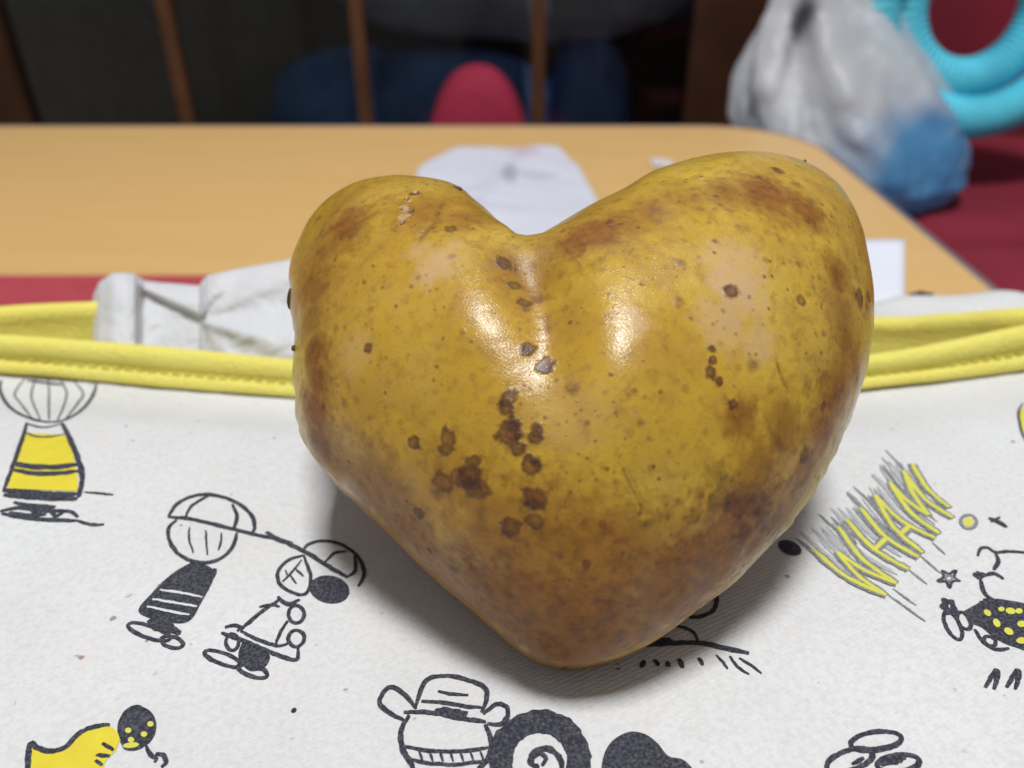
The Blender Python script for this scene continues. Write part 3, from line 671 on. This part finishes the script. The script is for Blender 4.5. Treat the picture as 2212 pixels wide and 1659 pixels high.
# knobs on the outline: small dark warts
pf = grid_faces(nrow, NTH, True)
me = bpy.data.meshes.new("potato")
me.vertices.add(len(V)); me.vertices.foreach_set("co", V.ravel().astype(np.float32))
fa = np.array(pf, dtype=np.int32)[:, ::-1].copy()
me.loops.add(fa.size); me.loops.foreach_set("vertex_index", fa.ravel())
me.polygons.add(len(fa)); me.polygons.foreach_set("loop_start", np.arange(0, fa.size, 4, dtype=np.int32)); me.polygons.foreach_set("loop_total", np.full(len(fa), 4, dtype=np.int32))
me.update(calc_edges=True); me.validate()
ok_n = len(me.vertices)
for nm, arr in (("spot", spot), ("scab", scab), ("pale", pale), ("tan", tan), ("ring", ring)):
    at = me.attributes.new(nm, 'FLOAT', 'POINT'); at.data.foreach_set("value", arr[:ok_n].astype(np.float32))
m = NT("potato_skin"); co = m.coord()
n1 = m.noise(28, 4, .55); n2 = m.noise(110, 5, .65); n3 = m.noise(600, 4, .6); n4 = m.noise(4300, 2, .5); n5 = m.noise(55, 3, .6)
c = m.mix(m.ramp(n1, .32, .68), (0.52, 0.305, 0.026), (0.645, 0.43, 0.042))
c = m.mix(m.math('MULTIPLY', m.ramp(n2, .42, .72), .85), c, (0.37, 0.185, 0.030))
c = m.mix(m.math('MULTIPLY', m.ramp(n5, .48, .70), .7), c, (0.68, 0.47, 0.085))
c = m.mix(m.math('MULTIPLY', m.ramp(m.noise(340, 5, .7), .52, .66), .45), c, (0.40, 0.215, 0.036)); c = m.mix(m.math('MULTIPLY', m.ramp(n3, .52, .70), .5), c, (0.28, 0.145, 0.024))
pl = m.math('MULTIPLY', m.attr("pale"), m.math('ADD', m.math('MULTIPLY', n3, .9), m.math('MULTIPLY', n2, .75)), True)
c = m.mix(pl, c, (0.60, 0.385, 0.19))
tn = m.math('MULTIPLY', m.attr("tan"), m.math('ADD', .65, m.math('MULTIPLY', n2, .9)), True)
c = m.mix(tn, c, m.mix(m.ramp(n3, .35, .7), (0.30, 0.118, 0.010), (0.16, 0.056, 0.007)))
def specks(scale, size, share, off):
    mp = m.n('ShaderNodeMapping'); m.set(mp.inputs[0], co); mp.inputs['Location'].default_value = (off, off*2, 0)
    vo = m.n('ShaderNodeTexVoronoi', Scale=scale); m.set(vo.inputs['Vector'], mp.outputs[0])
    sepc = m.n('ShaderNodeSeparateColor'); m.set(sepc.inputs[0], vo.outputs['Color'])
    dd = m.math('ADD', vo.outputs['Distance'], m.math('MULTIPLY', m.math('SUBTRACT', n4, .5), .25))
    return m.math('MULTIPLY', m.ramp(dd, size*.6, size, (1, 1, 1), (0, 0, 0)), m.math('LESS_THAN', sepc.outputs[0], share))
k1 = m.math('MULTIPLY', specks(420, .30, .16, .31), .55); k2 = m.math('MULTIPLY', specks(900, .34, .14, .77), m.ramp(n5, .35, .6))
c = m.mix(m.math('MULTIPLY', k1, .7), c, (0.24, 0.115, 0.025)); c = m.mix(m.math('MULTIPLY', k2, .75), c, (0.17, 0.08, 0.022))
c = m.mix(m.math('MULTIPLY', m.attr("scab"), m.ramp(n3, .3, .6)), c, (0.52, 0.36, 0.27))
sp = m.math('MULTIPLY', m.attr("spot"), m.math('ADD', .45, m.math('MULTIPLY', n3, 1.0)), True)
c = m.mix(sp, c, m.mix(m.ramp(n3, .35, .65), (0.16, 0.052, 0.014), (0.070, 0.021, 0.008)))
c = m.mix(m.math('MULTIPLY', m.attr("ring"), .55), c, (0.040, 0.013, 0.006))
rough = m.math('ADD', .20, m.math('MULTIPLY', n2, .14)); rough = m.math('ADD', rough, m.math('MULTIPLY', m.attr("pale"), .10)); rough = m.math('ADD', rough, m.math('MULTIPLY', m.ramp(m.noise(190, 4, .65), .45, .7), .16))
rough = m.math('ADD', rough, m.math('MULTIPLY', m.attr("tan"), .20)); rough = m.math('ADD', rough, m.math('ADD', m.math('MULTIPLY', m.attr('scab'), .5), m.math('MULTIPLY', m.attr('spot'), .15)))
hh = m.math('ADD', m.math('MULTIPLY', n4, .55), m.math('MULTIPLY', n3, .35)); hh = m.math('ADD', hh, m.math('MULTIPLY', m.attr('spot'), m.math('MULTIPLY', m.noise(1500, 3), 1.6)))
m.P(Base_Color=c, Roughness=rough, Normal=m.bump(hh, .00012, .85))
m.P(Coat_Weight=m.math('MULTIPLY', .42, m.math('SUBTRACT', 1.0, m.math('MAXIMUM', m.attr('scab'), m.math('MULTIPLY', m.attr('tan'), .8)))), Coat_Roughness=.17, Coat_IOR=1.45, Coat_Normal=m.bump(m.math('ADD', n4, m.math('MULTIPLY', n3, .5)), .00007, .8))
m.P(Subsurface_Weight=.08, Subsurface_Radius=(.004, .0018, .0006), Subsurface_Scale=.5, IOR=1.45)
M_pot = m.m
potato = link("potato", me, M_pot)
tag(potato, "large yellow brown spotted potato shaped like a heart, leaning back on the printed cloth bag", "potato")
# two dry black flakes stuck on the left rim and a wart by the notch
def flake(qx, qy, w_, h_, push):
    d = np.where(front, (px-qx)**2+(py-qy)**2, 1e9); i = int(d.argmin()); c = V[i]; nn = NR0[i]
    bm = bmesh.new(); bmesh.ops.create_icosphere(bm, subdivisions=3, radius=1)
    R = Vector(nn).to_track_quat('Z', 'Y').to_matrix()
    for v in bm.verts:
        q = Vector(v.co); k = 1+.5*fbm(np.array([[q.x*1.6+qx, q.y*1.6, q.z*1.6]]), 3)[0]
        q = R @ Vector((q.x*w_*k, q.y*h_*k, q.z*push*k)); v.co = Vector(c)+q
    return from_bm("scab", bm, plain("scab_bark", (0.10, 0.06, 0.03), .8, .4, 900), potato)
flake(624, 645, .0005, .0020, .0005); flake(636, 752, .0004, .0005, .0005); flake(988, 405, .0008, .0008, .0004); flake(1742, 341, .0003, .0003, .0003)
# ================================================================== papers round the bag
def sheet(name, P, mat, thick_=.0003, parent=None):
    nu, nv = P.shape[:2]
    o = obj(name, P.reshape(-1, 3), grid_faces(nu, nv), mat, parent)
    md = o.modifiers.new("thickness", 'SOLIDIFY'); md.thickness = thick_; md.offset = 0
    return o
m = NT("white_tissue"); n1 = m.noise(60, 4); n2 = m.noise(700, 3)
c = m.mix(n1, (0.84, 0.86, 0.90), (0.90, 0.90, 0.91))
m.P(Base_Color=c, Roughness=.55, Normal=m.bump(m.noise(240, 4), .0006, .6)); 
tr = m.n('ShaderNodeBsdfTranslucent'); tr.inputs[0].default_value = (.92, .93, .95, 1); ms = m.n('ShaderNodeMixShader'); ms.inputs[0].default_value = .4
m.t.links.new(m.p.outputs[0], ms.inputs[1]); m.t.links.new(tr.outputs[0], ms.inputs[2]); m.t.links.new(ms.outputs[0], m.out.inputs[0]); M_tis = m.m
# wrapping tissue stuffed in the mouth: left rolled flap, sunken fold, big right lobe
tx = [202, 215, 245, 272, 290, 297, 310, 345, 390, 432, 438, 450, 480, 530, 590, 640, 720, 800]
top = [640, 610, 590, 589, 593, 598, 606, 611, 614, 618, 606, 596, 588, 578, 567, 558, 552, 560]
dy = [.004, .001, -.003, -.003, -.001, .004, .008, .009, .008, .005, .000, -.003, -.005, -.006, -.006, -.006, -.004, .004]
nu, nv = 240, 60
uu = np.linspace(0, len(tx)-1, nu)
TX = np.interp(uu, range(len(tx)), tx); TP = np.interp(uu, range(len(tx)), top); DY = np.interp(uu, range(len(tx)), dy)
def sm(a, s):
    k = np.exp(-.5*(np.arange(-20, 21)/s)**2); k /= k.sum(); return np.convolve(np.r_[[a[0]]*20, a, [a[-1]]*20], k, 'valid')
TP = sm(TP, 2.2); DY = sm(DY, 3.0)
P = np.zeros((nu, nv, 3))
for i in range(nu):
    for j in range(nv):
        v_ = j/(nv-1); pyy = TP[i]+(800-TP[i])*v_
        y = .174+DY[i]*.55
        if 300 < TX[i] < 440:                          # diagonal fold across the sunken part
            dl = (pyy-(622+(TX[i]-300)*.46)); y += -.004*sstep(6, -6, dl)+.001
        if TX[i] > 440:                                # folds fanning out of the pinch
            a = math.atan2(690-pyy, TX[i]-425); y += .0010*math.sin(a*9+.6)*min(1, (TX[i]-440)/60)+.0015*math.sin(a*4)
        y += .006*math.exp(-v_*14)                     # top edge rolls back
        y += .0014*fbm(np.array([[TX[i]*.02, pyy*.02, 5.1]]), 3)[0]-.0026*abs(fbm(np.array([[TX[i]*.016+pyy*.010, pyy*.022, 9.4]]), 4)[0])
        P[i, j] = at_y(TX[i], pyy, y+.023*(1-v_))
tis = sheet("tissue_paper", P, M_tis)
tag(tis, "crumpled white tissue paper sticking out of the bag mouth left of the potato", "tissue")

# crumpled receipt lying on the table behind the notch
m = NT("receipt_paper"); co = m.coord()
def spotmask(c0, r, sx=1.0, sy=1.0):
    mp = m.n('ShaderNodeMapping'); m.set(mp.inputs[0], co); mp.inputs['Location'].default_value = (-c0[0]*sx, -c0[1]*sy, 0); mp.inputs['Scale'].default_value = (sx, sy, 0)
    ln = m.n('ShaderNodeVectorMath', operation='LENGTH'); m.set(ln.inputs[0], mp.outputs[0]); return m.ramp(m.math('DIVIDE', ln.outputs['Value'], r), .5, 1.0, (1, 1, 1), (0, 0, 0))
base = m.mix(m.noise(30, 4), (0.66, 0.66, 0.76), (0.74, 0.74, 0.82))
pk = spotmask((.012, .693), .016, 1, .8); gy = spotmask((-.002, .633), .02, 2.2, .7); g2 = spotmask((.020, .635), .018, .8, 1.2)
base = m.mix(m.math('MULTIPLY', pk, .45), base, (0.62, 0.36, 0.50)); base = m.mix(m.math('MULTIPLY', gy, m.math('MULTIPLY', m.noise(160, 2), 1.0)), base, (0.16, 0.17, 0.22))
base = m.mix(m.math('MULTIPLY', g2, .35), base, (0.36, 0.37, 0.45)); m.P(Base_Color=base, Roughness=.6); M_rec = m.m
nu, nv = 70, 90
P = np.zeros((nu, nv, 3))
for i in range(nu):
    for j in range(nv):
        u = i/(nu-1); v_ = j/(nv-1)
        y = .475+v_*.242
        xl = np.interp(y, [.475, .60, .658, .714, .72], [-.075, -.078, -.078, -.046, -.044]); xr = np.interp(y, [.475, .577, .66, .714, .72], [.064, .064, .056, .041, .040])
        x = xl+(xr-xl)*u
        q = np.array([[x*22, y*22, 2.2]]); z = .003+.010*abs(fbm(q, 3)[0])+.003*math.exp(-((x+.01-(y-.6)*.3)/.012)**2)
        P[i, j] = (x, y, z*1.0)
rec = sheet("crumpled_receipt", P, M_rec, .0002); tag(rec, "crumpled white receipt with faint grey and pink print on the table behind the notch", "receipt")
P = np.zeros((14, 12, 3))
for i in range(14):
    for j in range(12): P[i, j] = (.120+i*.0014, .668+j*.0022-.0006*i, .0015+.004*abs(fbm(np.array([[i*.3, j*.3, 8.8]]), 2)[0]))
sc_ = sheet("paper_scrap", P, plain("scrap_white", (0.74, 0.70, 0.70), .6), .0002); tag(sc_, "tiny white paper scrap peeking over the slope left of the taller lobe", "paper")
# white card sticking out of the mouth, leaning back
q = [at_y(1846, 520, .275), at_y(1958, 521, .275), at_y(1956, 740, .208), at_y(1846, 742, .208)]
P = np.zeros((8, 16, 3))
for i in range(8):
    for j in range(16):
        a = i/7; b = j/15; P[i, j] = (q[0]*(1-a)+q[1]*a)*(1-b)+(q[3]*(1-a)+q[2]*a)*b+np.array([0, .0015*math.sin(a*2.2), 0])
card = sheet("white_card", P, plain("card_white", (0.74, 0.76, 0.84), .5, .03), .0005); tag(card, "plain white card standing in the bag mouth right of the potato", "card")
dot = obj("printed_speck", [at_y(1905+6*math.cos(a), 670+5*math.sin(a), .2235) for a in np.linspace(0, 6.28, 8, endpoint=False)], [tuple(range(8))], M_grey, card, False)

# ================================================================== the room behind
M_wood = plain("cabinet_wood", (0.075, 0.030, 0.014), .45, .3, 9)
M_wood2 = plain("muntin_wood", (0.15, 0.062, 0.026), .5, .25, 12)
M_in = plain("cabinet_inside", (0.20, 0.20, 0.175), .8)
m = NT("dark_glass"); gl = m.n('ShaderNodeBsdfGlossy'); gl.inputs['Roughness'].default_value = .05; gl.inputs[0].default_value = (.8, .8, .8, 1)
tp = m.n('ShaderNodeBsdfTransparent'); tp.inputs[0].default_value = (.92, .93, .93, 1); fr = m.n('ShaderNodeFresnel', IOR=1.5); ms = m.n('ShaderNodeMixShader')
m.t.links.new(fr.outputs[0], ms.inputs[0]); m.t.links.new(tp.outputs[0], ms.inputs[1]); m.t.links.new(gl.outputs[0], ms.inputs[2]); m.t.links.new(ms.outputs[0], m.out.inputs[0]); M_glass = m.m
CY0 = 1.6
cab = thing("glass_cabinet", "dark wooden cabinet with tall glass panes and thin brown bars behind the table", "cabinet", (-.2, CY0, -.42))
boxo("back_board", (-1.75, CY0+.42, -.42), (.47, CY0+.45, .9), M_in, cab)
boxo("floor_board", (-1.75, CY0+.031, -.42), (.47, CY0+.42, -.36), M_in, cab)
boxo("top_board", (-1.75, CY0-.01, .9), (.47, CY0+.45, .95), M_wood, cab)
boxo("side_board", (.47, CY0+.04, -.42), (.50, CY0+.45, .9), M_wood, cab); boxo("side_board", (-1.78, CY0+.03, -.42), (-1.75, CY0+.45, .9), M_wood, cab)
boxo("post", (.335, CY0-.02, -.42), (.47, CY0+.04, .9), M_wood, cab, .006)
boxo("post", (-1.02, CY0-.02, -.42), (-.945, CY0+.03, .9), M_wood, cab, .006); boxo("post", (-1.75, CY0-.02, -.42), (-1.68, CY0+.03, .9), M_wood, cab, .006)
for bx in (-.640, -.287, .050): boxo("bar", (bx-.0135, CY0-.012, -.359), (bx+.0135, CY0+.018, .899), M_wood2, cab, .004)
for (a, b) in ((-.944, -.657), (-.623, -.304), (-.270, .033), (.067, .334)): boxo("pane", (a, CY0, -.359), (b, CY0+.004, .899), M_glass, cab, 0)
def pillow(name, c, r, mat, seed, p=2.7, n=64, amp=.3):
    v = []
    for i in range(n+1):
        for j in range(n):
            t = math.pi*i/n; a = 2*math.pi*j/n
            d = np.array([math.sin(t)*math.cos(a), math.sin(t)*math.sin(a), math.cos(t)])
            k = (abs(d[0])**p+abs(d[1])**p+abs(d[2])**p)**(-1/p)
            v.append(np.append(d*k, 0)[:3])
    v = np.array(v); v = v*(1+amp*fbm(v*1.7, 3, seed)[:, None]); v = v*np.array(r)+np.array(c)
    return obj(name, v, grid_faces(n+1, n, True), mat)
M_navy = plain("navy_cloth", (0.16, 0.34, 0.78), .85, .4, 8); M_slate = plain("slate_cloth", (0.46, 0.54, 0.60), .85, .4, 6)
tag(pillow("folded_blanket", (-.20, CY0+.16, -.215), (.30, .14, .145), M_navy, 3), "navy blue folded blanket behind the glass, left of the middle bar", "blanket", "folded cloths in the cabinet")
tag(pillow("folded_blanket", (.165, CY0+.16, -.205), (.085, .14, .155), M_navy, 13), "narrow navy blue folded blanket behind the glass, right of the middle bar", "blanket", "folded cloths in the cabinet")
tag(pillow("folded_blanket", (.0, CY0+.15, .17), (.42, .13, .225), M_slate, 23), "large slate grey folded blanket on top of the navy ones behind the glass", "blanket", "folded cloths in the cabinet")

# red low chair just beyond the far edge: only its round top shows
M_red = plain("red_chair_fabric", (0.35, 0.014, 0.048), .8, .12, 14, .0004)
ch = thing("red_chair", "red chair with a round topped back just beyond the far table edge", "chair", (-.047, 1.1, -.42))
v = []; n = 56
for (yy, kx) in ((-.030, .0), (-.030, .82), (-.022, .94), (0, 1.0), (.022, .94), (.030, .82), (.030, 0)):
    for j in range(n):
        a = 2*math.pi*j/n; cx, cz = math.cos(a), math.sin(a)
        e = 2.35; k = (abs(cx)**e+abs(cz)**e)**(-1/e)
        h_ = .20
        v.append((-.047+.078*k*cx*kx, 1.1+yy+.03*(cz*k*kx), -.197+h_*k*cz*kx))
obj("backrest", v, grid_faces(7, n, True), M_red, ch)
o = pillow("seat", (-.047, .98, -.37), (.22, .20, .048), M_red, 31, 5, 40, .04); o.parent = ch; o.matrix_parent_inverse = Matrix.Translation(-ch.location)

# red sofa on the right
M_mar = plain("maroon_sofa_fabric", (0.23, 0.012, 0.030), .85, .25, 7, .0006)
so = thing("red_sofa", "dark red sofa beside the right edge of the table", "sofa", (.8, .8, -.42))
boxo("base", (.33, .15, -.42), (1.5, 1.32, -.21), M_mar, so, .03)
for (a, b) in ((.15, .735), (.742, 1.14)):
    boxo("seat_cushion", (.325, a, -.209), (1.5, b, -.085), M_mar, so, .045, 6)
boxo("backrest", (.45, 1.16, -.209), (1.5, 1.34, .45), M_mar, so, .06, 6)

# white plastic bag with a blue print, slumped on the sofa corner
m = NT("plastic_film"); co = m.coord('Object')
n1 = m.noise(16, 4, .6); n2 = m.noise(40, 3)
c = m.mix(m.ramp(n1, .35, .7), (0.80, 0.82, 0.86), (0.88, 0.89, 0.91))
at = m.attr("blue"); c = m.mix(m.math('MULTIPLY', at, m.ramp(n1, .2, .5), True), c, m.mix(n2, (0.08, 0.32, 0.70), (0.20, 0.52, 0.82)))
c = m.mix(m.attr("dark"), c, (0.10, 0.10, 0.12))
rn = m.n('ShaderNodeTexNoise'); m.set(rn.inputs['Vector'], m.coord()); rn.noise_type = 'RIDGED_MULTIFRACTAL'; rn.normalize = True; rn.inputs['Scale'].default_value = 26; rn.inputs['Detail'].default_value = 3; ridge = rn.outputs['Fac']
m.P(Base_Color=c, Roughness=.34, Normal=m.bump(m.math('ADD', m.noise(50, 4, .6), ridge), .003, .7))
tr = m.n('ShaderNodeBsdfTranslucent'); m.set(tr.inputs[0], c); ms = m.n('ShaderNodeMixShader'); ms.inputs[0].default_value = .45
m.t.links.new(m.p.outputs[0], ms.inputs[1]); m.t.links.new(tr.outputs[0], ms.inputs[2]); m.t.links.new(ms.outputs[0], m.out.inputs[0]); M_film = m.m
n, k = 160, 90
# rings from the bottom up: (z, centre x, centre y, half width, half depth)
RG = [(-.084, .385, .86, .02, .02), (-.082, .385, .865, .09, .085), (-.06, .380, .87, .112, .105), (-.02, .372, .885, .118, .105), (.02, .360, .90, .105, .092), (.06, .350, .915, .085, .075), (.10, .340, .925, .062, .055), (.14, .333, .93, .050, .040), (.19, .330, .93, .040, .03), (.24, .335, .93, .022, .018), (.25, .335, .93, .002, .002)]
RG = np.array(RG); zz = np.linspace(0, len(RG)-1, k)
R_ = np.stack([np.interp(zz, range(len(RG)), RG[:, q]) for q in range(5)], 1)
v = []; blue = []; dark = []
for i in range(k):
    z, cx, cy, hw, hd = R_[i]
    for j in range(n):
        a = 2*math.pi*j/n
        fold = 1+.11*math.sin(a*7+z*22+1.0)*min(1, max(.15, (z+.08)*9))+.22*fbm(np.array([[math.cos(a)*1.6+9, math.sin(a)*1.6, z*13]]), 3)[0]
        fold += .18*abs(fbm(np.array([[math.cos(a)*4, math.sin(a)*4+3, z*30]]), 2)[0])
        p = np.array([cx+hw*fold*math.cos(a), cy+hd*fold*math.sin(a), z]); v.append(p)
v = np.array(v)
nb = fbm(v*30, 3)
blue = np.exp(-((v[:, 0]-.425)/.070)**2-((v[:, 2]+.040)/.055)**2)*1.9+nb*.8; blue = np.clip(blue-.15, 0, 1)*sstep(-.075, -.06, v[:, 2]+.03*(v[:, 1]<0.9))
dark = np.exp(-((v[:, 0]-.292-(v[:, 2]-.08)*.35)/.008)**2-((v[:, 2]-.085)/.03)**2); dark = np.clip(dark*1.2, 0, 1)  # shadowed gap by the handle, painted on the film as a dark strip
pb = obj("plastic_bag", v, grid_faces(k, n, True), M_film)
for nm, arr in (("blue", blue), ("dark", dark)):
    at = pb.data.attributes.new(nm, 'FLOAT', 'POINT'); at.data.foreach_set("value", arr.astype(np.float32))
tag(pb, "crumpled white plastic bag with a blue print beyond the table corner", "plastic bag")
# turquoise ribbed hose, coiled
M_hose = plain("turquoise_hose", (0.11, 0.64, 0.80), .6, .15, 20)
n, k = 1700, 18; v = []; turns = 1.95; minor = .0215; path = []
for i in range(n):                                       # a loose flat coil leaning against the sofa back
    t = turns*i/(n-1); a = 2*math.pi*t+1.9; tilt = -.42
    sx, sy = 98+76*t, 136+76*t
    X_, Y_ = sx*math.cos(a), sy*math.sin(a)
    path.append(at_y(2076+18*t+X_*math.cos(tilt)-Y_*math.sin(tilt), -2+8*t-(X_*math.sin(tilt)+Y_*math.cos(tilt)), .93-.030*t+.012*math.sin(a)))
path = np.array(path); tg = np.gradient(path, axis=0); tg /= np.linalg.norm(tg, axis=1)[:, None]
arc = np.r_[0, np.cumsum(np.linalg.norm(np.diff(path, axis=0), axis=1))]
for i in range(n):
    t = tg[i]; ref = np.array([0, 1., 0]); b_ = ref-t*(ref@t); b_ /= np.linalg.norm(b_); r_ = np.cross(t, b_)
    rb = minor*(1+.055*math.sin(2*math.pi*arc[i]/.0085)+.05*fbm(np.array([[arc[i]*9, 1., 2.]]), 2)[0])
    for j in range(k):
        q = 2*math.pi*j/k; v.append(path[i]+r_*(rb*math.cos(q))+b_*(rb*math.sin(q)))
ho = obj("ribbed_hose", v, grid_faces(n, k, True)+[tuple(range(k))[::-1], tuple(range((n-1)*k, n*k))], M_hose)
tag(ho, "turquoise ribbed hose coiled in loops beside the plastic bag on the dark red sofa", "hose")
